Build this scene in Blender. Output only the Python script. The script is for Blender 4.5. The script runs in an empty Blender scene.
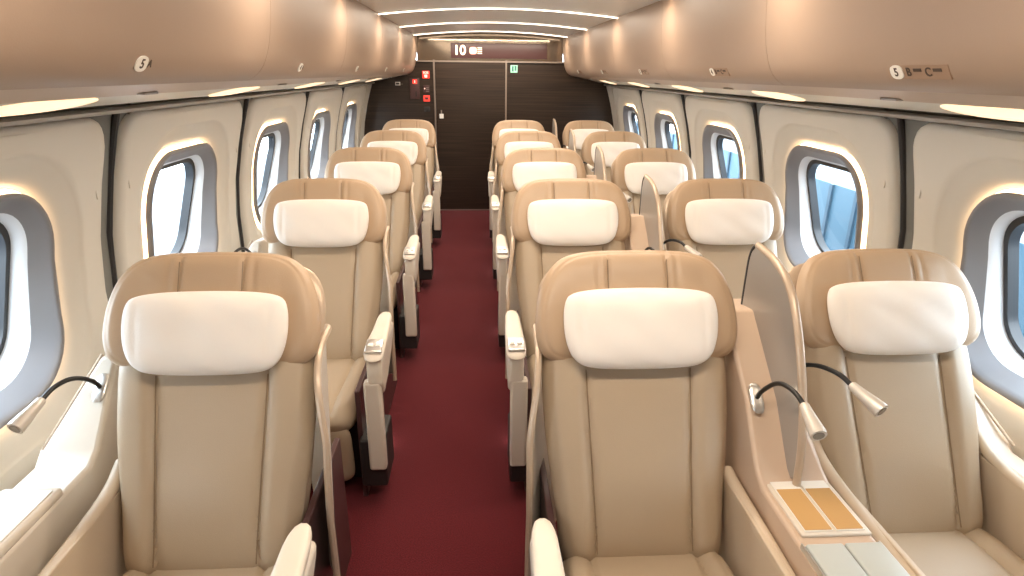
import bpy, bmesh, math, random
from mathutils import Vector, Matrix
random.seed(4)
S = bpy.context.scene
COL = S.collection
R = math.radians
FL = 1.69            # eye height above the floor
XC = 0.17            # centre line of the car
YB = 7.70            # far bulkhead
PITCH = 1.30
Y0 = 1.573           # front row

# ------------------------------------------------------------------ materials
def mat(name, col, rough=.5, metal=0, spec=.5, emit=None, estr=0, bump=0, bscale=200, var=0, vscale=6, coat=0, sheen=0):
    m = bpy.data.materials.new(name); m.use_nodes = True
    nt = m.node_tree; b = nt.nodes['Principled BSDF']
    b.inputs['Base Color'].default_value = (*col, 1)
    b.inputs['Roughness'].default_value = rough
    b.inputs['Metallic'].default_value = metal
    b.inputs['Specular IOR Level'].default_value = spec
    b.inputs['Coat Weight'].default_value = coat
    b.inputs['Sheen Weight'].default_value = sheen
    if emit:
        b.inputs['Emission Color'].default_value = (*emit, 1)
        b.inputs['Emission Strength'].default_value = estr
    tc = nt.nodes.new('ShaderNodeTexCoord')
    if bump:
        n = nt.nodes.new('ShaderNodeTexNoise'); n.inputs['Scale'].default_value = bscale
        n.inputs['Detail'].default_value = 3
        nt.links.new(tc.outputs['Object'], n.inputs['Vector'])
        bp = nt.nodes.new('ShaderNodeBump'); bp.inputs['Strength'].default_value = bump
        bp.inputs['Distance'].default_value = .002
        nt.links.new(n.outputs['Fac'], bp.inputs['Height'])
        nt.links.new(bp.outputs['Normal'], b.inputs['Normal'])
    if var:
        n = nt.nodes.new('ShaderNodeTexNoise'); n.inputs['Scale'].default_value = vscale
        n.inputs['Detail'].default_value = 4
        nt.links.new(tc.outputs['Object'], n.inputs['Vector'])
        mx = nt.nodes.new('ShaderNodeMix'); mx.data_type = 'RGBA'
        mx.inputs[6].default_value = (*[c*(1-var) for c in col], 1)
        mx.inputs[7].default_value = (*[min(1, c*(1+var)) for c in col], 1)
        nt.links.new(n.outputs['Fac'], mx.inputs[0])
        nt.links.new(mx.outputs[2], b.inputs['Base Color'])
    return m

M = {}
M['leather']   = mat('beige_leather', (.47, .375, .265), .42, bump=.25, bscale=420, var=.05)
M['leather2']  = mat('tan_leather_hood', (.49, .355, .235), .40, bump=.25, bscale=420, var=.05)
M['padlight']  = mat('light_beige_side_trim', (.61, .51, .39), .42, bump=.15, bscale=420)
M['seam']      = mat('seam_thread', (.27, .195, .12), .7)
M['pillow']    = mat('white_pillow_cover', (.90, .86, .80), .85, bump=.3, bscale=600, sheen=.3)
M['shell']     = mat('cream_plastic', (.70, .64, .55), .36)
M['console']   = mat('tan_console', (.60, .46, .345), .4)
M['copper']    = mat('tan_shell_edge', (.55, .44, .33), .32, metal=.2)
M['dark']      = mat('dark_plastic', (.02, .018, .018), .5)
M['taupe']     = mat('taupe_side_panel', (.075, .035, .035), .35)
M['silver']    = mat('brushed_silver', (.72, .72, .70), .28, metal=.85)
M['neck']      = mat('black_rubber_neck', (.012, .012, .012), .4)
M['lamphead']  = mat('satin_lamp_head', (.66, .62, .56), .35, metal=.3)
M['lens']      = mat('lamp_lens', (.25, .22, .18), .15)
M['screen']    = mat('grey_divider_panel', (.40, .38, .355), .28, metal=.4)
M['graylid']   = mat('blue_grey_lid', (.50, .54, .52), .3)
M['card']      = mat('golden_card', (.52, .30, .10), .6)
M['paper']     = mat('white_card', (.86, .84, .78), .6)
M['wall']      = mat('ivory_wall_panel', (.66, .63, .56), .40, var=.02)
M['wallgap']   = mat('dark_gap', (.17, .17, .155), .6)
M['reveal']    = mat('grey_window_reveal', (.235, .235, .25), .36, metal=.1)
M['innertrim'] = mat('white_window_trim', (.74, .76, .78), .35)  # daylight on the reveal near the glass, put into the colour
M['gasket']    = mat('black_gasket', (.02, .02, .022), .4)
M['rail']      = mat('grey_aluminium_rail', (.40, .38, .35), .35, metal=.4)
M['bin']       = mat('tan_luggage_bin', (.37, .27, .20), .42, bump=.1, bscale=300, var=.02)
M['lip']       = mat('pale_tan_bin_lip', (.50, .38, .29), .4)
M['valance']   = mat('pale_valance', (.70, .68, .60), .35)
M['ceiling']   = mat('pale_grey_ceiling', (.84, .87, .88), .35)
M['striplight']= mat('warm_strip_light', (1, .9, .75), .5, emit=(1, .84, .66), estr=5.5)
M['ringlight'] = mat('warm_ring_light', (1, .8, .6), .5, emit=(1, .66, .38), estr=5)
M['cove']      = mat('warm_cove_lamp', (1, .8, .6), .5, emit=(1, .74, .46), estr=.95)  # glow of the light patches painted on the valance
M['footlight'] = mat('foot_light_lens', (1, .8, .7), .5, emit=(1, .7, .6), estr=6)
M['red']       = mat('red_lit_sign', (.6, .03, .02), .4, emit=(1, .06, .04), estr=.9)
M['redpale']   = mat('pale_red_lettering', (1, .6, .5), .4, emit=(1, .6, .5), estr=1.2)
M['green']     = mat('green_lit_sign', (.35, .65, .5), .4, emit=(.35, .75, .55), estr=.45)
M['greendark'] = mat('dark_green_mark', (.05, .25, .18), .4)
M['metaltrim'] = mat('grey_metal_trim', (.35, .30, .26), .3, metal=.7)
M['ledtext']   = mat('lit_display_characters', (1, .8, .6), .4, emit=(1, .80, .60), estr=1.6)
M['ledpink']   = mat('lit_display_box', (1, .5, .4), .4, emit=(1, .50, .38), estr=1.1)
M['label']     = mat('white_seat_label', (.9, .87, .8), .5)
M['labelink']  = mat('dark_label_ink', (.07, .045, .03), .6)
M['platetint'] = mat('brown_tinted_strip', (.33, .22, .15), .45)
M['white']     = mat('white_plastic', (.85, .83, .78), .4)
M['fence']     = mat('pale_blue_platform_wall', (.05, .11, .155), .6)
M['fenceedge'] = mat('blue_wall_rib', (.025, .06, .09), .6)
M['platform']  = mat('grey_platform', (.16, .18, .20), .8, var=.05)

def glass():
    m = bpy.data.materials.new('window_glass'); m.use_nodes = True
    nt = m.node_tree; nt.nodes.clear()
    o = nt.nodes.new('ShaderNodeOutputMaterial'); mx = nt.nodes.new('ShaderNodeMixShader')
    t = nt.nodes.new('ShaderNodeBsdfTransparent'); g = nt.nodes.new('ShaderNodeBsdfGlossy')
    t.inputs[0].default_value = (.93, .97, 1, 1); g.inputs['Roughness'].default_value = .02
    mx.inputs[0].default_value = .05
    nt.links.new(t.outputs[0], mx.inputs[1])
    nt.links.new(g.outputs[0], mx.inputs[2]); nt.links.new(mx.outputs[0], o.inputs[0])
    return m
M['glass'] = glass()

def wood():
    m = bpy.data.materials.new('dark_striped_wood'); m.use_nodes = True
    nt = m.node_tree; b = nt.nodes['Principled BSDF']; b.inputs['Roughness'].default_value = .32
    tc = nt.nodes.new('ShaderNodeTexCoord'); mp = nt.nodes.new('ShaderNodeMapping')
    mp.inputs['Scale'].default_value = (1.2, 1.2, 90)
    n = nt.nodes.new('ShaderNodeTexNoise'); n.inputs['Scale'].default_value = 1.0; n.inputs['Detail'].default_value = 5
    cr = nt.nodes.new('ShaderNodeValToRGB')
    cr.color_ramp.elements[0].position = .3; cr.color_ramp.elements[0].color = (.009, .005, .003, 1)
    cr.color_ramp.elements[1].position = .75; cr.color_ramp.elements[1].color = (.046, .027, .017, 1)
    nt.links.new(tc.outputs['Object'], mp.inputs[0]); nt.links.new(mp.outputs[0], n.inputs['Vector'])
    nt.links.new(n.outputs['Fac'], cr.inputs[0]); nt.links.new(cr.outputs[0], b.inputs['Base Color'])
    return m
M['wood'] = wood()

def carpet():
    m = bpy.data.materials.new('maroon_carpet'); m.use_nodes = True
    nt = m.node_tree; b = nt.nodes['Principled BSDF']; b.inputs['Roughness'].default_value = .95
    b.inputs['Specular IOR Level'].default_value = .15; b.inputs['Sheen Weight'].default_value = .08
    tc = nt.nodes.new('ShaderNodeTexCoord')
    n = nt.nodes.new('ShaderNodeTexNoise'); n.inputs['Scale'].default_value = 260; n.inputs['Detail'].default_value = 4
    cr = nt.nodes.new('ShaderNodeValToRGB')
    cr.color_ramp.elements[0].position = .35; cr.color_ramp.elements[0].color = (.050, .005, .008, 1)
    cr.color_ramp.elements[1].position = .7; cr.color_ramp.elements[1].color = (.170, .019, .026, 1)
    bp = nt.nodes.new('ShaderNodeBump'); bp.inputs['Strength'].default_value = .6; bp.inputs['Distance'].default_value = .004
    nt.links.new(tc.outputs['Object'], n.inputs['Vector']); nt.links.new(n.outputs['Fac'], cr.inputs[0])
    nt.links.new(cr.outputs[0], b.inputs['Base Color']); nt.links.new(n.outputs['Fac'], bp.inputs['Height'])
    nt.links.new(bp.outputs['Normal'], b.inputs['Normal'])
    return m
M['carpet'] = carpet()

def mirror():
    m = mat('dark_glossy_transom', (.24, .20, .16), .10, metal=.9)
    return m
M['transom'] = mirror()

# ------------------------------------------------------------------ mesh helpers
class MB:
    def __init__(s): s.v = []; s.f = []; s.m = []
    def add(s, vs, fs, mi=0):
        k = len(s.v); s.v += [tuple(p) for p in vs]
        s.f += [tuple(i+k for i in f) for f in fs]; s.m += [mi]*len(fs)
        return s
    def tf(s, fn): s.v = [tuple(fn(p)) for p in s.v]; return s

def link(name, mb, mats, parent=None, smooth=True, bevel=0, loc=None, angle=40):
    me = bpy.data.meshes.new(name); me.from_pydata(mb.v, [], mb.f)
    if not isinstance(mats, (list, tuple)): mats = [mats]
    for m in mats: me.materials.append(M[m])
    me.polygons.foreach_set('material_index', mb.m)
    me.validate(); 
    bm = bmesh.new(); bm.from_mesh(me)
    bmesh.ops.remove_doubles(bm, verts=bm.verts, dist=1e-5)
    bmesh.ops.recalc_face_normals(bm, faces=bm.faces)
    if smooth:
        for f in bm.faces: f.smooth = True
        for e in bm.edges:
            if len(e.link_faces) == 2 and e.calc_face_angle(0) > R(angle): e.smooth = False
    bm.to_mesh(me); bm.free(); me.update()
    o = bpy.data.objects.new(name, me); COL.objects.link(o)
    if parent: o.parent = parent
    if loc: o.location = loc
    if bevel:
        md = o.modifiers.new('bevel', 'BEVEL'); md.width = bevel; md.segments = 3; md.limit_method = 'ANGLE'; md.angle_limit = R(35)
        md.harden_normals = False
    return o

def box(mb, x0, x1, y0, y1, z0, z1, mi=0):
    v = [(x, y, z) for x in (x0, x1) for y in (y0, y1) for z in (z0, z1)]
    f = [(0,1,3,2), (4,6,7,5), (0,4,5,1), (2,3,7,6), (0,2,6,4), (1,5,7,3)]
    return mb.add(v, f, mi)

def rbox(x0, x1, y0, y1, z0, z1, r=.01, seg=3):
    bm = bmesh.new(); bmesh.ops.create_cube(bm, size=1)
    for v in bm.verts:
        v.co = Vector(((x0+x1)/2+v.co.x*(x1-x0), (y0+y1)/2+v.co.y*(y1-y0), (z0+z1)/2+v.co.z*(z1-z0)))
    bmesh.ops.bevel(bm, geom=list(bm.edges), offset=r, segments=seg, profile=.5, affect='EDGES')
    mb = MB(); bm.verts.index_update()
    mb.add([v.co[:] for v in bm.verts], [[v.index for v in f.verts] for f in bm.faces]); bm.free()
    return mb

def chaikin(p, n=3, closed=True):
    for _ in range(n):
        q = []; m = len(p)
        for i in range(m if closed else m-1):
            a, b = p[i], p[(i+1) % m]
            q += [tuple(.75*x+.25*y for x, y in zip(a, b)), tuple(.25*x+.75*y for x, y in zip(a, b))]
        if not closed: q = [p[0]]+q+[p[-1]]
        p = q
    return p

def resample(p, n, closed=True):
    P = [Vector(a) for a in p]
    if closed: P = P+[P[0]]
    d = [0]
    for a, b in zip(P, P[1:]): d.append(d[-1]+(b-a).length)
    out = []; k = 0
    for i in range(n):
        t = d[-1]*i/(n if closed else n-1)
        while k < len(d)-2 and d[k+1] < t: k += 1
        s = (t-d[k])/max(1e-9, d[k+1]-d[k]); out.append(P[k].lerp(P[k+1], s))
    return out

def sup(a, b, e, n=96, cx=0, cz=0):
    o = []
    for i in range(n):
        t = 2*math.pi*i/n; c, s = math.cos(t), math.sin(t)
        o.append(Vector((cx+a*math.copysign(abs(c)**(2/e), c), cz+b*math.copysign(abs(s)**(2/e), s))))
    return o

def puff(outline, nf, nb, pf=3.0, q=2.0, rings=22, disp=None, cen=None):
    """a padded shape: closed outline in (a, b), domed nf to the front and nb to the back; vertices are (a, b, n)"""
    n = len(outline)
    c = Vector(cen) if cen else sum(outline, Vector((0, 0)))/n
    mb = MB(); V = []
    def h(r, T): return T*max(0, 1-r**pf)**(1/q)
    rs = [math.sin(math.pi/2*i/rings)**.9 for i in range(1, rings+1)]
    for side, T in ((1, nf), (-1, nb)):
        base = len(V); d0 = disp(c.x, c.y, 0) if disp and side > 0 else 0
        V.append((c.x, c.y, side*T+d0))
        rr = rs if side > 0 else rs[:-1]
        st = []
        for r in rr:
            st.append(len(V))
            for p in outline:
                a = c.lerp(p, r); dd = disp(a.x, a.y, r) if disp and side > 0 else 0
                V.append((a.x, a.y, side*h(r, T)+dd*(1 if r < .999 else 0)))
        F = []
        for j in range(n): F.append((base, st[0]+j, st[0]+(j+1) % n))
        for k in range(len(st)-1):
            for j in range(n):
                j2 = (j+1) % n; F.append((st[k]+j, st[k+1]+j, st[k+1]+j2, st[k]+j2))
        if side > 0: rim = st[-1]; F1 = F
        else:
            for j in range(n):
                j2 = (j+1) % n; F.append((st[-1]+j, rim+j, rim+j2, st[-1]+j2))
            F1 += F
    mb.add(V, F1); return mb

def prism(prof, x0, x1, mi=0):
    """profile in (y, z) pushed along x"""
    n = len(prof); mb = MB()
    v = [(x0, p[0], p[1]) for p in prof]+[(x1, p[0], p[1]) for p in prof]
    f = [tuple(range(n)), tuple(range(2*n-1, n-1, -1))]+[(i, i+n, (i+1) % n+n, (i+1) % n) for i in range(n)]
    return mb.add(v, f, mi)

def tube(path, rad, seg=12, cap=True):
    P = [Vector(p) for p in path]; n = len(P); mb = MB(); V = []; F = []
    rr = rad if isinstance(rad, (list, tuple)) else [rad]*n
    up = Vector((0, 0, 1)); prev = None
    for i in range(n):
        t = (P[min(i+1, n-1)]-P[max(i-1, 0)]).normalized()
        if prev is None:
            a = t.cross(up); a = a if a.length > .1 else t.cross(Vector((1, 0, 0)))
        else: a = prev-t*prev.dot(t)
        a.normalize(); prev = a; b = t.cross(a)
        for k in range(seg):
            w = 2*math.pi*k/seg; V.append(P[i]+(a*math.cos(w)+b*math.sin(w))*rr[i])
    for i in range(n-1):
        for k in range(seg):
            k2 = (k+1) % seg; F.append((i*seg+k, i*seg+k2, (i+1)*seg+k2, (i+1)*seg+k))
    if cap: F += [tuple(range(seg-1, -1, -1)), tuple((n-1)*seg+k for k in range(seg))]
    mb.add(V, F); return mb

def smoothpath(p, n=3): return chaikin([tuple(a) for a in p], n, closed=False)

def empty(name, loc=(0, 0, 0), **kw):
    o = bpy.data.objects.new(name, None); COL.objects.link(o); o.location = loc; o.empty_display_size = .1
    for k, v in kw.items(): o[k] = v
    return o
def tag(o, label, cat, group=None):
    o['label'] = label; o['category'] = cat
    if group: o['group'] = group
    return o
def struct(o): o['kind'] = 'structure'; return o

def copy_tree(o, parent=None):
    c = o.copy(); COL.objects.link(c)
    if parent: c.parent = parent
    for ch in list(o.children): copy_tree(ch, c)
    return c

# ------------------------------------------------------------------ writing: built from strokes
def text_mesh(name, body, size, m, parent, loc, rot, ext=.0015, bold=True):
    cu = bpy.data.curves.new(name, 'FONT'); cu.body = body; cu.size = size; cu.extrude = ext
    cu.align_x = 'CENTER'; cu.align_y = 'CENTER'
    if bold: cu.offset = size*.02
    tmp = bpy.data.objects.new('tmp', cu); COL.objects.link(tmp)
    dg = bpy.context.evaluated_depsgraph_get(); dg.update()
    me = bpy.data.meshes.new_from_object(tmp.evaluated_get(dg)); me.name = name
    bpy.data.objects.remove(tmp)
    me.materials.clear(); me.materials.append(M[m])
    o = bpy.data.objects.new(name, me); COL.objects.link(o); o.parent = parent
    o.location = loc; o.rotation_euler = rot
    return o

# ------------------------------------------------------------------ seat
TILT = R(26); SY0, SZ0 = -.225, .44
def backmap(tilt=TILT, sy0=SY0):
    c, s = math.cos(tilt), math.sin(tilt)
    def f(p):   # (a across, b up the back, n out of the front)
        a, b, n = p
        return (a, sy0+b*s-n*c, SZ0+b*c+n*s)
    return f

def groove(x, c, w, d): 
    t = abs(x-c)/w
    return -d*(1-t*t)**2 if t < 1 else 0

def make_seat(kind, tilt=TILT, name='reclining_seat'):
    """kind: 'L' aisle on +x, 'M' aisle on -x, 'R' no aisle arm; faces -y"""
    sx = {'L': 1, 'M': -1, 'R': -1}[kind]          # the side the aisle is on; the lamp is opposite ...
    lampx = {'L': -1, 'M': 1, 'R': -1}[kind]
    root = empty(name)
    B = backmap(tilt)
    # ---- backrest
    half = [(.0, -.09), (.14, -.09), (.222, -.085), (.240, -.04), (.25, .10), (.270, .24), (.280, .37), (.282, .50), (.272, .60), (.24, .66), (.12, .68), (0, .68)]
    prof = half+[(-a, b) for a, b in reversed(half[1:-1])]
    out = resample(chaikin(prof, 2), 150)
    def seamx(b): return .138+.018*min(1, max(0, b/.5))
    def dsp(a, b, r):
        s = seamx(b); e = min(1, max(0, (1-r)/.12))
        bol = .016*min(1, max(0, (abs(a)-s)/.03))
        return (bol+groove(abs(a), s, .014, .010))*e + .014*math.exp(-((b-.16)/.11)**2)*max(0, 1-(a/.15)**2)*e
    mb = puff(out, .055, .05, pf=7, q=1.6, rings=34, disp=dsp, cen=(0, .32))
    mb.tf(lambda p: (p[0], p[1], p[2]-.05)).tf(B)
    back = link('backrest', mb, 'leather', root)
    for s in (-1, 1):
        path = [(s*seamx(b), b, .0015+.014*math.exp(-((b-.16)/.11)**2)*0) for b in [i*.04-.04 for i in range(0, 14)]]
        t = tube([B((a, b, n-.001)) for a, b, n in path], .0018, 6)
        link('seam', t, 'seam', back)
    # ---- hood (head part)
    half = [(0, .50), (.16, .495), (.235, .50), (.282, .52), (.301, .562), (.303, .63), (.292, .70), (.268, .765), (.225, .812), (.165, .830), (.09, .835), (0, .836)]
    prof = half+[(-a, b) for a, b in reversed(half[1:-1])]
    out = resample(chaikin(prof, 2), 170)
    def dsp(a, b, r):
        e = min(1, max(0, (1-r)/.10))
        wing = .014*max(0, (abs(a)-.19)/.11)**1.5
        g = groove(abs(a), .088, .009, .006)+groove(abs(a), .118, .009, .004)
        g += groove(r, .925, .018, .004)
        return (g*e+wing)*(1-max(0, (r-.85)/.15)**2)
    mb = puff(out, .05, .045, pf=6, q=1.8, rings=40, disp=dsp, cen=(0, .67))
    mb.tf(lambda p: (p[0], p[1], p[2]-.014+.016*max(0, (abs(p[0])-.19)/.11)**1.5)).tf(B)
    hood = link('headrest', mb, 'leather2', root)
    for s in (-1, 1):
        t = tube([B((s*.088, .70+i*.02, .0365-.0008*i)) for i in range(6)], .0016, 6)
        link('seam', t, 'seam', hood)
    # ---- pillow
    pl = chaikin([(-.20, .708), (0, .718), (.20, .708), (.226, .665), (.224, .565), (.192, .495), (.11, .480), (-.11, .480), (-.192, .495), (-.224, .565), (-.226, .665)], 3)
    out = resample(pl, 120)
    def dsp(a, b, r):
        e = min(1, max(0, (1-r)/.2))
        return e*(.0022*math.sin(a*40+b*21)*math.sin(b*34)+groove(abs(a), .178, .014, .0035))
    mb = puff(out, .050, .035, pf=2.6, q=2.0, rings=24, disp=dsp, cen=(0, .60))
    mb.tf(lambda p: (p[0], p[1], p[2]+.040+.25*p[0]**2)).tf(B)
    link('head_pillow', mb, 'pillow', root)
    # ---- rear shell
    half = [(0, .02), (.20, .02), (.25, .05), (.262, .30), (.275, .50), (.285, .60), (.29, .70), (.268, .77), (.22, .81), (.1, .825), (0, .825)]
    prof = half+[(-a, b) for a, b in reversed(half[1:-1])]
    mb = puff(resample(chaikin(prof, 2), 90), .02, .05, pf=5, rings=10)
    mb.tf(lambda p: (p[0], p[1], p[2]-.105)).tf(B)
    link('back_shell', mb, 'copper', root)
    # ---- seat cushion
    out = sup(.252, .31, 7, 130)
    def dsp(a, b, r):
        e = min(1, max(0, (1-r)/.12))
        return e*(.018*min(1, max(0, (abs(a)-.16)/.03))+groove(abs(a), .155, .013, .010)+groove(b, -.02, .01, 0))
    mb = puff(out, .06, .08, pf=7, q=1.8, rings=30, disp=dsp)
    def cm(p): return (p[0], -.48+p[1], .345+p[2]-.06*(p[1])*.9)
    mb.tf(cm); cush = link('seat_cushion', mb, 'leather', root)
    # ---- leg rest and base
    mb = puff(sup(.23, .15, 6, 70), .03, .03, pf=6, rings=10)
    mb.tf(lambda p: (p[0], -.745-p[2]+.10*(-(p[1])), .205+p[1]))
    link('leg_rest', mb, 'leather', root)
    mb = rbox(-.25, .25, -.64, -.02, .0, .28, .02); link('seat_base', mb, 'dark', root)
    # ---- aisle side: shell, arm, post
    if kind in 'LM':
        x = .325*sx
        pr = chaikin([(.26, .20), (.27, .88), (.20, .94), (.04, .92), (-.05, .86), (-.10, .74), (-.135, .60), (-.15, .45), (-.15, .20)], 1)
        mb = prism(pr, x-.007, x+.007)
        def flare(p): return (p[0]-sx*(.035*min(1, max(0, (p[2]-.70)/.22))+.42*max(0, p[1]+.15-.30*max(0, (p[2]-.5)/.4))), p[1], p[2])
        link('side_shell', mb.tf(flare), 'shell', root, bevel=.005)
        rim = smoothpath([(x, .24, .90), (x, .18, .935), (x, .04, .92), (x, -.05, .86), (x, -.10, .74), (x, -.135, .60), (x, -.15, .45), (x, -.15, .22)], 2)
        link('shell_edge', tube([flare(p) for p in rim], .0105, 8), 'copper', root)
        xsh = x; x = (.352 if kind == 'L' else .325)*sx
        arm = puff([Vector((x+v.x, v.y)) for v in resample(chaikin([(-.028, -.44), (.028, -.44), (.034, -.60), (.042, -.79), (.030, -.83), (-.030, -.83), (-.042, -.79), (-.034, -.60)], 2), 60)], .016, .022, pf=6, rings=10)
        arm.tf(lambda p: (p[0], p[1], .690+p[2]+.02*max(0, (p[1]+.60)/.2)-.030*max(0, (-.72-p[1])/.12)**2))
        a = link('armrest', arm, 'shell', root)
        cp = rbox(-.033, .033, -.040, .040, -.006, .006, .005)
        cp.tf(lambda p: (p[0]+x, p[1]-.770, p[2]+.701+p[1]*.22))
        c = link('control_panel', cp, 'silver', a)
        for k in (-1, 1):
            t = rbox(x+k*.014-.009, x+k*.014+.009, -.782, -.758, .703, .711, .003)
            link('button', t, 'label', c)
        ck = prism([(-.45, .675), (-.81, .665), (-.82, .56), (-.78, .50), (-.68, .52), (-.54, .58), (-.46, .64)], x-.030, x+.030)
        link('arm_cheek', ck, 'shell', root, bevel=.014)
        post = MB(); box(post, x-.034-.012*sx, x+.034-.012*sx, -.82, -.775, .17, .57)
        link('front_post', post, 'shell', root, bevel=.012)
        xs_ = .268*sx
        sp = MB(); box(sp, xs_-.010, xs_+.010, -.76, .22, .0, .50); link('side_panel', sp, 'taupe', root, bevel=.004)
        ft = MB(); box(ft, min(xs_, x+.02*sx), max(xs_, x+.02*sx), -.80, -.60, .08, .30); link('post_bracket', ft, 'dark', root, bevel=.01)
        fl = rbox(xs_+sx*.012-.004, xs_+sx*.012+.004, -.385, -.355, .03, .045, .002)
        link('foot_light', fl, 'footlight', root)
    # ---- inner arm pads (soft bolsters beside the consoles)
    for s in ((-1,) if kind == 'L' else (1,) if kind == 'M' else (-1, 1)):
        pd = tube(smoothpath(([(s*.272, -.10, .57), (s*.272, -.16, .56), ] if kind == 'M' else [(s*.272, -.06, .62), (s*.272, -.14, .575)])+[(s*.272, -.32, .555), (s*.272, -.62, .54), (s*.272, -.72, .51)], 2), .019, 12)
        link('inner_arm_pad', pd, 'padlight', root)
        ip = MB(); box(ip, s*.262-.008, s*.262+.008, -.72, .12, .08, .57)
        link('inner_side_panel', ip, 'padlight', root, bevel=.004)
    return root

def reading_lamp(root, bx, by, bz, side, inw=0.0, up=0.0):
    """plate on the sloping wing, black neck, satin head reaching forward"""
    pl = puff(sup(.019, .045, 3, 40), .006, .006, pf=5, rings=4)
    ang = R(45); c_, s_ = math.cos(ang), math.sin(ang)
    mount = link('reading_lamp', pl.tf(lambda p: (bx+p[0], by+p[1]*c_-p[2]*s_, bz+p[1]*s_+p[2]*c_)), 'silver', root)
    path = smoothpath([(bx, by, bz), (bx, by-.02, bz+.035), (bx+inw*.3, by-.09, bz+.085+up), (bx+inw*.8, by-.16, bz+.092+up), (bx+inw, by-.205, bz+.078+up)], 3)
    link('gooseneck', tube(path, .0066, 10), 'neck', mount)
    e = Vector(path[-1]); d = Vector((inw*.55+.012*side, -.10, -.038)).normalized()
    hp = [e-d*.004, e, e+d*.02, e+d*.082, e+d*.090]
    link('lamp_head', tube(hp, [.009, .012, .0135, .0205, .0200], 18), 'lamphead', mount)
    link('lamp_lens', tube([e+d*.0895, e+d*.0915], .0135, 16), 'lens', mount)

# ------------------------------------------------------------------ consoles
CENTER_DECK = [(.30, 0), (.30, .97), (.12, 1.0), (-.10, .81), (-.215, .66), (-.26, .63), (-.88, .62), (-.92, .58), (-.92, 0)]
LEFT_DECK = [(.30, 0), (.30, .85), (.13, .87), (-.045, .66), (-.09, .635), (-.88, .625), (-.92, .58), (-.92, 0)]
RIGHT_DECK = [(.30, 0), (.30, .70), (.13, .72), (.0, .60), (-.05, .570), (-.88, .56), (-.92, .52), (-.92, 0)]

def make_center_console():
    """between the middle and the window seat; origin at x = .865"""
    r = empty('center_console')
    b = prism(CENTER_DECK, -.098, .10)
    b.tf(lambda p: (p[0] if p[0] < 0 else .10-.055*max(0, min(1, (p[2]-.64)/.15)), p[1], p[2])); link('console_body', b, 'console', r, bevel=.010)
    reading_lamp(r, -.07, -.105, .818, -1, .015, .02); reading_lamp(r, .035, -.05, .86, 1, .062, 0)
    # divider
    pr = chaikin([(.20, .62), (.20, 1.10), (.195, 1.175), (.16, 1.20), (.05, 1.185), (-.06, 1.14), (-.135, 1.04), (-.205, .90), (-.25, .76), (-.26, .60)], 2)
    d = prism(pr, -.008, .008)
    dv = link('divider_panel', d, 'screen', r, bevel=.003)
    rim = [(0, y, z) for y, z in pr]
    k0 = max(range(len(rim)), key=lambda i: (rim[i][1] > .15)*(10-rim[i][2])); 
    path = [(0, .20, .80), (0, .20, 1.08), (0, .196, 1.165), (0, .165, 1.195), (0, .05, 1.187), (0, -.06, 1.14), (0, -.135, 1.04), (0, -.205, .90), (0, -.252, .76), (0, -.262, .60)]
    link('divider_rim', tube(smoothpath(path[3:], 2), .011, 10), 'copper', dv)
    link('rear_edge', tube(smoothpath(path[:4], 2), .0105, 10), 'dark', dv)
    # tray with card slots, twin lids
    t = rbox(-.080, .097, -.445, -.235, .626, .636, .004); link('tray', t, 'shell', r)
    for s in (-1, 1):
        l = rbox(s*.048-.046+.004, s*.048+.046+.004, -.90, -.475, .622, .640, .006); link('lid', l, 'graylid', r)
    gr = MB()
    for s in (-1, 1): box(gr, s*.096-.002+.001, s*.096+.002+.001, -.90, -.47, .618, .636)
    link('lid_trim', gr, 'silver', r)
    return r

def make_side_console(side, z, w0, w1):
    """beside a window seat; x from w0 to w1 (already signed)"""
    r = empty('side_console')
    b = prism(LEFT_DECK if side < 0 else RIGHT_DECK, w0, w1)
    zt, zk, fr_ = (.87, .66, .30) if side < 0 else (.72, .60, .35)
    b.tf(lambda p: (w0+(p[0]-w0)*(1-(1-fr_)*max(0, min(1, (p[2]-zk)/(zt-zk)))), p[1], p[2]))
    link('console_body', b, 'shell', r, bevel=.012)
    inn, outx = (max(w0, w1), min(w0, w1)) if side < 0 else (min(w0, w1), max(w0, w1))
    # raised cover on the forward half with tray and lid
    m = (w0+w1)/2; h = abs(w1-w0)/2
    c = rbox(m-h*.98, m+h*.98, -.90, -.20, z-.01, z+.018, .010); link('arm_cover', c, 'shell', r)
    l = rbox(m-h*.75, m+h*.75, -.86, -.50, z+.010, z+.024, .005); link('lid', l, 'graylid', r)
    if side < 0: reading_lamp(r, w0-.022, .06, .80, -1, -.015, .0)
    e = tube([(w0+(w1-w0)*fr_, .14, zt+.002), (outx, -.04, z+.022)], .005, 8)
    link('edge_trim', e, 'copper', r)
    return r

seatL = make_seat('L'); seatM = make_seat('M'); seatR = make_seat('R'); seatR0 = make_seat('R', tilt=R(31))
XL, XM, XR = -.75, .468, 1.255
cons = make_center_console(); conL = make_side_console(-1, .635, -.345, -.50); conR = make_side_console(1, .565, .325, .41)
rowname = ['nearest row', 'second nearest row', 'middle row of five', 'last row but one', 'last row by the bulkhead']
def card(x, y, z, mlist, sizes, label, group, rz=0):
    mb = MB(); w, l, top = sizes
    box(mb, -w, w, -l, l, 0, .002, 0); 
    o = link('menu_card', mb, mlist[0], None, smooth=False); o.location = (x, y, z); o.rotation_euler.z = rz
    if len(mlist) > 1:
        p = MB(); box(p, -w*.93, w*.93, -l*.97, l*.55, .002, .0035); link('card_panel', p, mlist[1], o, smooth=False)
    tag(o, label, 'card', group); return o

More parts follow.
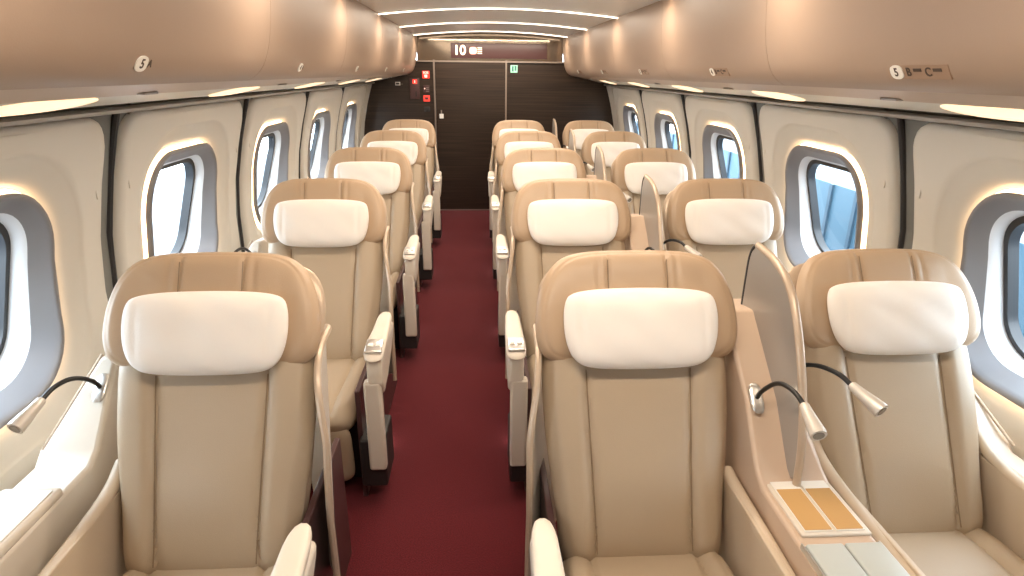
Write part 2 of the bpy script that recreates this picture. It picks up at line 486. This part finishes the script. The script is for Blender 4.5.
for i in range(5):
    y = Y0+i*PITCH
    s = seatL if i == 0 else copy_tree(seatL)
    s.location = (XL-(.008 if i == 0 else 0), y+(.008 if i == 0 else 0), 0)
    tag(s, 'single beige leather seat with white pillow left of the aisle, '+rowname[i], 'seat', 'single seats left of the aisle')
    s = seatM if i == 0 else copy_tree(seatM)
    s.location = (XM, y, 0)
    tag(s, 'tan leather seat with white pillow right of the aisle, '+rowname[i], 'seat', 'aisle seats of the pairs')
    s = seatR0 if i == 0 else (seatR if i == 1 else copy_tree(seatR))
    s.location = (XR, y, 0)
    if i == 0: s.location = (XR+.06, y+.058, 0)
    tag(s, 'leather seat with white pillow by the right windows, '+rowname[i], 'seat', 'window seats of the pairs')
    c = cons if i == 0 else copy_tree(cons); c.location = (.862, y, 0)
    tag(c, 'cream console with upright grey divider between the paired seats, '+rowname[i], 'console', 'consoles between paired seats')
    c = conL if i == 0 else copy_tree(conL); c.location = (XL, y, 0)
    tag(c, 'cream console between single seat and left windows, '+rowname[i], 'console', 'consoles along the left wall')
    c = conR if i == 0 else copy_tree(conR); c.location = (XR+(.03 if i == 0 else 0), y, 0)
    tag(c, 'narrow cream console between window seat and right wall, '+rowname[i], 'console', 'consoles along the right wall')

for k, x in enumerate((.829, .909)):
    card(x, Y0-.335, .637, ['paper', 'card'], (.036, .100, 0),
         ['brown panelled card in tray between nearest pair, the one beside the divider', 'brown panelled card in tray between nearest pair, the one beside the window seat'][k], 'cards in the tray between the nearest seats')
card(XL-.415, Y0-.33, .654, ['paper'], (.055, .11, 0), 'plain white card on console by nearest left window', None)

# ------------------------------------------------------------------ setting: floor, walls
fl = MB(); box(fl, XC-1.62, XC+1.62, -1.5, YB+.1, -.05, 0); struct(link('floor', fl, 'carpet', smooth=False))

HW = [(0, 1.50), (.3, 1.55), (.6, 1.57), (.9, 1.565), (1.1, 1.54), (1.3, 1.495), (1.45, 1.452), (1.53, 1.425), (1.60, 1.40)]
def hw(z):
    for (a, p), (b, q) in zip(HW, HW[1:]):
        if z <= b: return p+(q-p)*max(0, (z-a))/(b-a)
    return HW[-1][1]
WZ, WA, WB = 1.015, .345, .335     # window centre height, half length, half height

def ray_outline(poly, c, n):
    """radius of a closed polygon seen from c at n angles"""
    out = []; m = len(poly)
    for i in range(n):
        t = 2*math.pi*i/n; d = Vector((math.cos(t), math.sin(t))); best = None
        for j in range(m):
            a = Vector(poly[j])-c; b = Vector(poly[(j+1) % m])-c; e = b-a
            den = d.x*e.y-d.y*e.x
            if abs(den) < 1e-12: continue
            s = (a.x*e.y-a.y*e.x)/den; u = (a.x*d.y-a.y*d.x)/den
            if s > 0 and -1e-6 <= u <= 1+1e-6: best = s if best is None else max(best, s)
        out.append(c+d*(best or .1))
    return out

def rrect(a0, a1, b0, b1, r0, r1, seg=8):
    """rounded rectangle, r1 for the upper corners"""
    p = []
    for (cx, cy, r, t0) in ((a1-r1, b1-r1, r1, 0), (a0+r1, b1-r1, r1, 90), (a0+r0, b0+r0, r0, 180), (a1-r0, b0+r0, r0, 270)):
        for k in range(seg+1):
            t = R(t0+90*k/seg); p.append((cx+r*math.cos(t), cy+r*math.sin(t)))
    return p

N = 160
def window_unit(side, n, yc, idx, y0=-.602, y1=.602):
    root = empty('window_%d' % idx, (XC, yc, 0)); struct(root)
    c = Vector((0, WZ))
    outer = ray_outline(rrect(y0, y1, .03, 1.540, .02, .11), c, N)
    openp = ray_outline(rrect(-WA, WA, WZ-WB, WZ+WB, .21, .20), c, N)
    dish = ray_outline(rrect(-WA-.12, WA+.12, WZ-WB-.12, WZ+WB+.105, .31, .30), c, N)
    lipo = ray_outline(rrect(-WA-.012, WA+.012, WZ-WB-.012, WZ+WB+.012, .218, .208), c, N)
    gl = ray_outline(rrect(-.262, .262, WZ-.262, WZ+.262, .13, .12), c, N)
    def pt(p, depth): return (side*(hw(p.y)+depth), p.x, p.y)
    rings = []
    rings.append([pt(outer[i].lerp(c, .0), .07) for i in range(N)])
    rings.append([pt(c+(outer[i]-c)*(1-.003/(outer[i]-c).length), .030) for i in range(N)])
    rings.append([pt(c+(outer[i]-c)*(1-.012/(outer[i]-c).length), .010) for i in range(N)])
    rings.append([pt(c+(outer[i]-c)*(1-.030/(outer[i]-c).length), .0) for i in range(N)])
    for t in (.3, .6, .9):
        rings.append([pt(outer[i].lerp(dish[i], t), 0) for i in range(N)])
    rings.append([pt(dish[i], .0) for i in range(N)])
    for t, d in ((.04, .004), (.12, .009), (.35, .016), (.6, .024), (.8, .036), (.93, .050), (1., .060)):
        rings.append([pt(dish[i].lerp(lipo[i], t), d) for i in range(N)])
    def loft(rr):
        mb = MB(); V = [p for r in rr for p in r]
        F = [(k*N+j, k*N+(j+1) % N, (k+1)*N+(j+1) % N, (k+1)*N+j) for k in range(len(rr)-1) for j in range(N)]
        return mb.add(V, F)
    link('wall_panel', loft(rings), 'wall', root, angle=60)
    # light ring behind the lip of the reveal
    o2 = [c+(openp[i]-c)*(1-.010/(openp[i]-c).length) for i in range(N)]
    rg = [[pt(lipo[i], .056) for i in range(N)], [pt(o2[i], .034) for i in range(N)]]
    link('ring_light', loft(rg), 'ringlight', root)
    # reveal: lip then funnel out to the glass
    fr = [[pt(openp[i], .034) for i in range(N)], [pt(openp[i], .018) for i in range(N)],
          [pt(c+(openp[i]-c)*(1-.006/(openp[i]-c).length), .012) for i in range(N)],
          [pt(c+(openp[i]-c)*(1-.016/(openp[i]-c).length), .014) for i in range(N)]]
    inn = [c+(openp[i]-c)*(1-.022/(openp[i]-c).length) for i in range(N)]
    GX = 1.672
    def gx(p): return GX+(WZ-p.y)*.30
    def fp(t, s):
        r = []
        for i in range(N):
            q = inn[i].lerp(gl[i], s); x = (hw(q.y)+.02)*(1-t)+gx(q)*t
            r.append((side*x, q.x, q.y))
        return r
    fr.append(fp(.0, .0))
    for t, s in ((.10, .12), (.25, .35), (.38, .55), (.46, .68)): fr.append(fp(t, s))
    link('window_reveal', loft(fr), 'reveal', root, angle=60)
    link('inner_trim', loft([fp(t, s) for t, s in ((.46, .68), (.52, .76), (.62, .85), (.75, .93), (.88, .98), (1, 1))]), 'innertrim', root, angle=60)  # inner part of the reveal, whitened for the daylight falling on it
    g2 = [c+(gl[i]-c)*.93 for i in range(N)]
    gk = [[(side*gx(gl[i]), gl[i].x, gl[i].y) for i in range(N)], [(side*(gx(gl[i])-.008), gl[i].x, gl[i].y) for i in range(N)], [(side*(gx(g2[i])-.008), g2[i].x, g2[i].y) for i in range(N)],
          [(side*(gx(g2[i])+.02), g2[i].x, g2[i].y) for i in range(N)]]
    link('window_gasket', loft(gk), 'gasket', root)
    g3 = [c+(gl[i]-c)*.97 for i in range(N)]
    gm = MB(); gm.add([(side*(gx(p)+.012), p.x, p.y) for p in g3], [tuple(range(N))]); link('pane', gm, 'glass', root, smooth=False)
    # outer body frame round the glass
    fo = ray_outline(rrect(-.35, .35, WZ-.34, WZ+.34, .1, .1), c, N)
    bf = [[(side*(gx(g2[i])+.02), g2[i].x, g2[i].y) for i in range(N)], [(side*(gx(g2[i])+.032), g2[i].x, g2[i].y) for i in range(N)], [(side*(gx(fo[i])+.032), fo[i].x, fo[i].y) for i in range(N)], [(side*gx(fo[i]), fo[i].x, fo[i].y) for i in range(N)]]
    link('outer_frame', loft(bf), 'gasket', root)
    # small latch mark
    for s in (-1, 1):
        lt = rbox(side*hw(1.28)-.002, side*hw(1.28)+.002, s*.545-.005, s*.545+.005, 1.255, 1.31, .0018)
        link('blind_hook', lt, 'wall', root)
    return root

idx = 1
for side in (-1, 1):
    for k in range(-1, 5):
        window_unit(side, k, 1.620+PITCH*k, idx); idx += 1

def wallshell(side, name):
    # outer skin of the car with window cut-outs is closed off by the panels: dark lining behind the gaps
    mb = MB()
    ys = [-1.5]+[1.62+PITCH*k+d for k in range(-1, 5) for d in (-.53, .53)]+[YB+.1]
    # upright lining strips only where there is no window, and bands above and below
    def strip(ya, yb, za, zb):
        n = 6; V = []; F = []
        for j in range(n+1):
            z = za+(zb-za)*j/n
            for yy in (ya, yb):
                V.append((XC+side*(hw(z)+.032), yy, z)); V.append((XC+side*(hw(z)+.11), yy, z))
        for j in range(n):
            a = j*4; b = a+4
            F += [(a, a+2, b+2, b), (a+1, b+1, b+3, a+3), (a, b, b+1, a+1), (a+2, a+3, b+3, b+2)]
        F += [(0, 1, 3, 2), (n*4, n*4+2, n*4+3, n*4+1)]
        mb.add(V, F)
    for a, b in zip(ys[0::2], ys[1::2]): strip(a, b, 0, 1.66)
    for a, b in zip(ys[1::2], ys[2::2]):
        strip(a, b, 0, .50); strip(a, b, 1.47, 1.66)
    return struct(link(name, mb, 'wallgap', smooth=False))
wallshell(-1, 'wall_left'); wallshell(1, 'wall_right')

# end fillers of the side walls, last window to bulkhead and behind the camera
def joint_seal(side, y, name):
    pts = [(XC+side*(hw(.05+j*.0745)+.030), y, .05+j*.0745) for j in range(21)]
    return struct(link(name, tube(pts, .013, 8), 'gasket'))
def filler(side, ya, yb, name):
    zs = [.03+i*(1.540-.03)/24 for i in range(25)]
    mb = MB(); V = []; F = []
    for z in zs: V += [(XC+side*hw(z), ya, z), (XC+side*hw(z), yb, z), (XC+side*(hw(z)+.07), ya, z), (XC+side*(hw(z)+.07), yb, z)]
    for j in range(24):
        a = j*4; b = a+4; F += [(a, a+1, b+1, b), (a, b, b+2, a+2), (a+1, a+3, b+3, b+1), (a+2, b+2, b+3, a+3)]
    F += [(0, 2, 3, 1), (96, 97, 99, 98)]
    mb.add(V, F); return struct(link(name, mb, 'wall'))
n_ = 1
for side in (-1, 1):
    filler(side, 1.62+PITCH*4+.615, YB+.02, 'trim_%d' % n_); n_ += 1
    filler(side, -1.5, 1.62-PITCH-.615, 'trim_%d' % n_); n_ += 1

for side in (-1, 1):
    for k in range(-1, 5):
        joint_seal(side, 1.62+PITCH*k+.65+.028, 'trim_%d' % n_); n_ += 1

def sweep(prof, side, y0, y1, name, m, thick=None, mats=None):
    """profile list of (half width, z) swept along the car as a closed body"""
    n = len(prof); mb = MB()
    V = [(XC+side*a, y, z) for y in (y0, y1) for a, z in prof]
    F = [(i, (i+1) % n, (i+1) % n+n, i+n) for i in range(n)]+[tuple(range(n)), tuple(range(2*n-1, n-1, -1))]
    mb.add(V, F); return link(name, mb, m, angle=25)

for side in (-1, 1):
    # grey rail on top of the panels
    o = sweep([(1.41, 1.541), (1.395, 1.545), (1.388, 1.555), (1.398, 1.562), (1.48, 1.560), (1.48, 1.541)], side, -1.5, YB, 'trim_%d' % n_, 'rail'); struct(o); n_ += 1
    # pale valance under the bins
    o = sweep([(1.16, 1.640), (1.174, 1.621), (1.20, 1.612), (1.28, 1.592), (1.335, 1.579), (1.36, 1.583), (1.43, 1.615), (1.46, 1.615), (1.46, 1.70), (1.13, 1.70)], side, -1.5, YB, 'trim_%d' % n_, 'valance'); struct(o); n_ += 1

# luggage bins: one unit per row
face = chaikin([(.865, 2.085), (.868, 1.93), (.885, 1.80), (.912, 1.715), (.945, 1.672), (.985, 1.652)], 2, closed=False)
lip = chaikin([(.985, 1.652), (1.05, 1.641), (1.12, 1.627), (1.168, 1.614), (1.176, 1.622)], 1, closed=False)
def make_bin(side, y0, y1, label):
    r = empty('luggage_bin', (XC, (y0+y1)/2, 0)); h = (y1-y0)/2-.0015
    def sw(prof, nm, m):
        n = len(prof); mb = MB(); V = [(side*a, y, z) for y in (-h, h) for a, z in prof]
        F = [(i, (i+1) % n, (i+1) % n+n, i+n) for i in range(n)]+[tuple(range(n)), tuple(range(2*n-1, n-1, -1))]
        mb.add(V, F); return link(nm, mb, m, r, angle=25)
    sw(face+[(1.02, 1.70), (1.02, 2.085)], 'bin_front', 'bin')
    sw(lip+[(1.165, 1.70), (1.021, 1.70), (.99, 1.68)], 'bin_lip', 'lip')
    cl = rbox(side*1.135-.012, side*1.135+.012, -.04+.25, .04+.25, 1.6170, 1.6245, .002); link('latch', cl, 'rail', r)
    tag(r, label, 'luggage bin', 'luggage bins above the windows'); return r
order = ['behind the nearest seats', 'above the nearest seats', 'above the second row', 'above the middle row', 'above the fourth row', 'above the last row', 'next to the bulkhead']
# joints between the bins
joints = [-1.5, -.29, 1.01, 2.31, 3.61, 4.91, 6.21, YB]
for side in (-1, 1):
    sn = 'left' if side < 0 else 'right'
    for j in range(len(joints)-1):
        make_bin(side, joints[j], joints[j+1], 'tan overhead luggage bin on the %s, %s' % (sn, order[j]))

# seat number plates on the bins
def plate(side, y, num, full):
    # lies on the curved face at z 1.70
    z = 1.700; a = None
    for (p, q), (s, t) in zip(face, face[1:]):
        if q >= z >= t: a = p+(s-p)*(q-z)/(q-t); sl = (s-p, t-q)
    x = XC+side*a
    r = empty('seat_number_plate', (x, y, z))
    tang = Vector((side*-sl[0], 0, -sl[1])).normalized()            # up along the face
    yv = Vector((0, -side*-1, 0)) if False else Vector((0, 1 if side < 0 else -1, 0))
    nrm = yv.cross(tang).normalized()
    mat3 = Matrix((yv, tang, nrm)).transposed().to_4x4()
    # nrm must look into the cabin
    if nrm.x*side > 0: nrm = -nrm; mat3 = Matrix((-yv, tang, nrm)).transposed().to_4x4()
    r.rotation_euler = mat3.to_euler()
    mb = MB(); pts = sup(.024, .019, 2.6, 32)
    n = len(pts); mb.add([(p.x, p.y, .0) for p in pts]+[(p.x, p.y, .003) for p in pts], [tuple(range(n)), tuple(range(2*n-1, n-1, -1))]+[(i, (i+1) % n, (i+1) % n+n, i+n) for i in range(n)])
    link('oval', mb, 'label', r, smooth=False)
    text_mesh('numeral', num, .032, 'labelink', r, (0, 0, .0035), (0, 0, 0), .0004)
    if side > 0:
        b = MB(); box(b, .024, .185, -.019, .019, -.002, .0012); link('backing', b, 'platetint', r, smooth=False)
    if side < 0:
        text_mesh('letter', 'A', .026, 'labelink', r, (.036, 0, .002), (0, 0, 0), .0004)
    else:
        text_mesh('letter', 'B', .032, 'labelink', r, (.046, 0, .002), (0, 0, 0), .0004)
        text_mesh('letter', 'C', .032, 'labelink', r, (.116, 0, .002), (0, 0, 0), .0004)
        for q in (.079, .148):
            b = MB(); box(b, q-.014, q+.014, .002, .010, .0, .0025); link('marking', b, 'labelink', r, smooth=False)
    return r
nums = ['5', '4', '3', '2', '1']
for side in (-1, 1):
    for k in range(5):
        y = (1.487 if side < 0 else 1.60)+PITCH*k
        p = plate(side, y, nums[k], True)
        if side < 0: l = 'white oval plate reading %s with small A on the left bins' % nums[k]
        else: l = 'white oval plate reading %s with letters B and C on the right bins' % nums[k]
        tag(p, l, 'sign', 'seat number plates')

# ceiling: gently arched panels with light strips across
def arch(x): return 2.075+.05*(1-(x/.87)**2)
cl = MB(); nx = 24
xs = [-.87+1.74*i/nx for i in range(nx+1)]
V = [(XC+x, y, arch(x)+d) for d in (0, .03) for y in (-1.5, YB) for x in xs]
n1 = nx+1; F = []
for L in (0, 2):
    for i in range(nx): F.append((L*n1+i, L*n1+i+1, (L+1)*n1+i+1, (L+1)*n1+i))
for i in range(nx): F += [(i, i+1, 2*n1+i+1, 2*n1+i), (n1+i, n1+i+1, 3*n1+i+1, 3*n1+i)]
F += [(0, n1, 3*n1, 2*n1), (nx, nx+n1, nx+3*n1, nx+2*n1)]
cl.add(V, F); struct(link('ceiling', cl, 'ceiling'))
for i in range(5):
    for x in (XL+.268+.03, XM-.268-.03):
        p = bpy.data.lights.new('foot_lamp', 'POINT'); p.energy = .12; p.color = (1, .75, .7); p.shadow_soft_size = .01
        po = bpy.data.objects.new('foot_lamp', p); COL.objects.link(po); po.location = (x, Y0+i*PITCH-.37, .035)
lo = ['above the nearest seats', 'above the second row', 'above the middle row', 'above the fourth row', 'above the last row', 'nearest the bulkhead']
for k, y in enumerate((.85, 2.15, 3.45, 4.75, 6.05, 7.35)):
    r = empty('ceiling_light', (XC, y, 0))
    for nm, w, dz, m in (('frame', .032, .004, 'ceiling'), ('diffuser', .014, .009, 'striplight')):
        mb = MB(); V = [(x*.995, yy, arch(x)-d) for d in (0, dz) for yy in (-w, w) for x in xs]
        mb.add(V, F); link(nm, mb, m, r)
    tag(r, 'thin warm arched light strip across the ceiling, '+lo[k], 'ceiling light', 'ceiling light strips')
    a = bpy.data.lights.new('strip_glow', 'AREA'); a.shape = 'RECTANGLE'; a.size = 1.5; a.size_y = .05; a.energy = 16; a.color = (1, .83, .66)
    ao = bpy.data.objects.new('strip_glow', a); COL.objects.link(ao); ao.location = (XC, y, 2.06)
    # wall-washing lamps at both ends of the strip
    for side in (-1, 1):
        s = bpy.data.lights.new('strip_end_lamp', 'SPOT'); s.energy = .55; s.color = (1, .50, .20); s.spot_size = R(120); s.spot_blend = 1; s.shadow_soft_size = .02
        so = bpy.data.objects.new('strip_end_lamp', s); COL.objects.link(so); so.location = (XC+side*.81, y, 2.07)
        d = Vector((side*.09, 0, -.28)); so.rotation_euler = d.to_track_quat('-Z', 'Y').to_euler()

# glowing ovals laid on the valance as the patches of light over each window
wn = ['behind the camera', 'first window', 'second window', 'third window', 'fourth window', 'fifth window by the bulkhead']
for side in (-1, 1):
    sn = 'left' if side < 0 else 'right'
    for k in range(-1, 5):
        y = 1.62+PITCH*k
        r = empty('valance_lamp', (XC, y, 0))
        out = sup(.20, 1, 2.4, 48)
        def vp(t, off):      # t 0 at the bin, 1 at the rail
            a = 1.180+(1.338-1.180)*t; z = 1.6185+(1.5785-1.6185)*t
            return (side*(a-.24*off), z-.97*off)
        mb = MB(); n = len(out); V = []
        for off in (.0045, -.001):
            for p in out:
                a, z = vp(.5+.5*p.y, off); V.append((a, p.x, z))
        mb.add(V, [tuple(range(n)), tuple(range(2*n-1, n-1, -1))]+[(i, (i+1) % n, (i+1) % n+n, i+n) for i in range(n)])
        link('lens', mb, 'cove', r, smooth=False)  # glowing sheet in the shape of the light pool
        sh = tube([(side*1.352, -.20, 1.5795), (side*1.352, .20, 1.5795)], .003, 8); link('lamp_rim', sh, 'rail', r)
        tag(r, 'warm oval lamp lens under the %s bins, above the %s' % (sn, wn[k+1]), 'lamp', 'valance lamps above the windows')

# ------------------------------------------------------------------ bulkhead
bk = MB()
def section(z):    # half width of the bulkhead at height z
    return hw(z)+.05 if z < 1.56 else 1.46
zs = [0+i*1.80/30 for i in range(31)]
V = []; F = []
for z in zs: V += [(XC-section(z), YB, z), (XC+section(z), YB, z), (XC-section(z), YB+.06, z), (XC+section(z), YB+.06, z)]
for j in range(30):
    a = j*4; b = a+4; F += [(a, a+1, b+1, b), (a+2, b+2, b+3, a+3), (a, b, b+2, a+2), (a+1, a+3, b+3, b+1)]
F += [(0, 2, 3, 1), (120, 121, 123, 122)]
bk.add(V, F); struct(link('wall_back', bk, 'wood', smooth=False))
# the sliding door and its trims
d = empty('door_1', (-.07, YB-.01, 0)); struct(d)
mb = MB(); box(mb, -.42, .42, -.012, .012, .01, 1.80); link('door_leaf', mb, 'wood', d, smooth=False)
for x in (-.435, .43):
    mb = MB(); box(mb, x-.009, x+.009, -.022, .012, .0, 1.82); link('door_trim', mb, 'metaltrim', d, smooth=False)
lk = empty('lock_plate'); bpy.data.objects.remove(lk)
h = rbox(-.385, -.335, -.024, -.012, 1.145, 1.20, .004); dh = link('door_handle', h, 'white', d)
h = tube([(-.36, -.02, 1.20), (-.36, -.02, 1.245)], .008, 10); link('latch_pin', h, 'metaltrim', dh)
mb = MB(); box(mb, -.72+.07, .23+.07, YB-.035, YB-.0, 0, .014); t = struct(link('trim_%d' % n_, mb, 'metaltrim', smooth=False)); n_ += 1
# mirror-like transom above
mb = MB(); V = []; F = []
zlo = 1.808
pts = [(XC-.872, zlo)]+[(XC+.872, zlo)]+[(XC+x, arch(x)) for x in reversed(xs)]
n = len(pts); mb.add([(x, YB-.004, z) for x, z in pts]+[(x, YB+.05, z) for x, z in pts], [tuple(range(n)), tuple(range(2*n-1, n-1, -1))]+[(i, (i+1) % n, (i+1) % n+n, i+n) for i in range(n)])
struct(link('wall_back_upper', mb, 'transom', smooth=False))
mb = MB(); box(mb, XC-.90, XC+.90, YB-.03, YB+.01, 1.795, 1.812); struct(link('trim_%d' % n_, mb, 'metaltrim', smooth=False)); n_ += 1
# wall behind the camera
mb = MB(); box(mb, XC-1.6, XC+1.6, -1.55, -1.5, 0, 2.15); struct(link('wall_front', mb, 'wall', smooth=False))

def sign(name, x, z, w, h, m, label, cat='sign', d=.012):
    o = link(name, rbox(-w/2, w/2, -d, 0, -h/2, h/2, .003), m); o.location = (x, YB-.0005, z); tag(o, label, cat); return o
FR = (R(90), 0, 0)
# car number display in the transom
o = empty('car_number_display', (-.08, YB-.006, 1.925))
mb = rbox(-.22, .93, -.008, 0, -.085, .085, .003); link('display_glass', mb, 'taupe', o)
text_mesh('numeral', '10', .15, 'ledtext', o, (-.115, -.010, 0), FR, .001)
b = sup(.045, .040, 3, 30); mb = MB(); n = len(b)
mb.add([(p.x+.045, -.010, p.y) for p in b]+[(p.x+.045, -.0085, p.y) for p in b], [tuple(range(n)), tuple(range(2*n-1, n-1, -1))]+[(i, (i+1) % n, (i+1) % n+n, i+n) for i in range(n)])
link('car_emblem', mb, 'ledpink', o, smooth=False)
mb = MB()
for (x0, x1, z0, z1) in ((.022, .068, .010, .018), (.022, .068, -.004, .003), (.041, .049, -.030, .003), (.022, .060, -.030, -.023)): box(mb, x0, x1, -.0125, -.0115, z0, z1)
link('character', mb, 'label', o, smooth=False)
mb = MB()
for z in (-.034, -.014, .008, .028): box(mb, .098, .150, -.0105, -.0095, z, z+.008)
link('display_lines', mb, 'ledtext', o, smooth=False)
tag(o, 'lit car number display reading 10 above the bulkhead door', 'display')

o = sign('emergency_sign', .455, 1.725, .085, .085, 'green', 'small green lit square sign right of the bulkhead door')
mb = MB(); box(mb, -.026, -.004, -.014, -.012, -.028, .028); box(mb, .006, .028, -.014, -.012, -.02, .03); box(mb, -.03, .03, -.014, -.012, .030, .034); link('pictogram', mb, 'greendark', o, smooth=False)
o = sign('alarm_sign', -.605, 1.650, .085, .085, 'red', 'red lit alarm sign, topmost of the notices left of the bulkhead door')
text_mesh('lettering', 'SOS', .036, 'redpale', o, (0, -.013, .022), FR, .0008)
mb = MB(); box(mb, -.016, .016, -.014, -.012, -.032, .0); link('pictogram', mb, 'redpale', o, smooth=False)
o = sign('extinguisher_panel', -.745, 1.49, .115, .24, 'taupe', 'dark notice panel with red square left of the alarm signs', 'sign')
mb = MB(); box(mb, -.022, .032, -.014, -.012, .055, .105); link('red_square', mb, 'red', o, smooth=False)
mb = MB(); box(mb, .0, .010, -.016, -.014, .066, .094); link('pictogram', mb, 'redpale', o, smooth=False)
mb = MB(); box(mb, .008, .022, -.014, -.012, -.09, -.03); link('door_key_slot', mb, 'dark', o, smooth=False)
o = sign('notice_plate', -.605, 1.485, .075, .085, 'taupe', 'small dark notice plate between the two red lit signs')
mb = MB(); box(mb, -.026, -.014, -.014, -.012, .0, .012); link('dot', mb, 'redpale', o, smooth=False)
mb = MB()
for z in (.012, -.008, -.028): box(mb, -.005, .030, -.014, -.012, z, z+.006)
link('writing', mb, 'metaltrim', o, smooth=False)
o = sign('alarm_button', -.605, 1.378, .075, .070, 'red', 'red lit alarm button below the notice plate left of the door', 'alarm')
mb = MB(); box(mb, -.02, .02, -.014, -.012, -.014, .014); link('button_face', mb, 'taupe', o, smooth=False)
o = sign('keyhole_plate', -.605, 1.25, .07, .06, 'dark', 'small black plate below the red alarm button')
o = sign('camera_plate', -.945, 1.545, .060, .040, 'white', 'small white rimmed plate high at the left end of the bulkhead')
mb = MB(); box(mb, -.020, .020, -.014, -.012, -.010, .010); link('plate_face', mb, 'dark', o, smooth=False)
text_mesh('arrow', '-', .05, 'metaltrim', o, (.05, -.010, 0), FR, .0008)

# ------------------------------------------------------------------ outside
mb = MB(); box(mb, XC+1.95, XC+9, -8, 22, -.6, -.35); o = struct(link('ground', mb, 'platform', smooth=False))
mb = MB(); box(mb, XC-9, XC-1.95, -8, 22, -1.3, -1.1); o = struct(link('ground', mb, 'platform', smooth=False))
fr = empty('platform_wall', (XC+3.6, 5, 0))
mb = MB(); box(mb, -.05, .05, -12, 14, -.35, .62); link('wall_sheet', mb, 'fence', fr, smooth=False)
mb = MB()
for k in range(60):
    y = -12+k*.45; box(mb, -.075, -.05, y, y+.05, -.35, .62)
link('rib', mb, 'fenceedge', fr, smooth=False)
tag(fr, 'low pale blue ribbed wall outside the right-hand windows', 'wall')

# ------------------------------------------------------------------ light from outside
w = bpy.data.worlds.new('sky'); S.world = w; w.use_nodes = True
nt = w.node_tree; bg = nt.nodes['Background']
bg.inputs[0].default_value = (.80, .91, 1, 1); bg.inputs[1].default_value = 9.5

# ------------------------------------------------------------------ camera
yaw, pit, roll = R(3.41), R(19.795), R(.6)
cam = bpy.data.cameras.new('camera'); co = bpy.data.objects.new('camera', cam); COL.objects.link(co)
cam.sensor_width = 36; cam.lens = 600*36/1024; cam.clip_start = .02
r_ = Vector((math.cos(yaw), -math.sin(yaw), 0)); h_ = Vector((math.sin(yaw), math.cos(yaw), 0)); z_ = Vector((0, 0, 1))
f_ = h_*math.cos(pit)-z_*math.sin(pit); u_ = h_*math.sin(pit)+z_*math.cos(pit)
rr = r_*math.cos(roll)+u_*math.sin(roll); uu = -r_*math.sin(roll)+u_*math.cos(roll)
co.matrix_world = Matrix((rr, uu, -f_)).transposed().to_4x4()
co.location = (0, 0, FL)
S.camera = co
vs = S.view_settings; vs.view_transform = 'Standard'; vs.look = 'None'; vs.gamma = 1; vs.use_curve_mapping = False; vs.exposure = .25
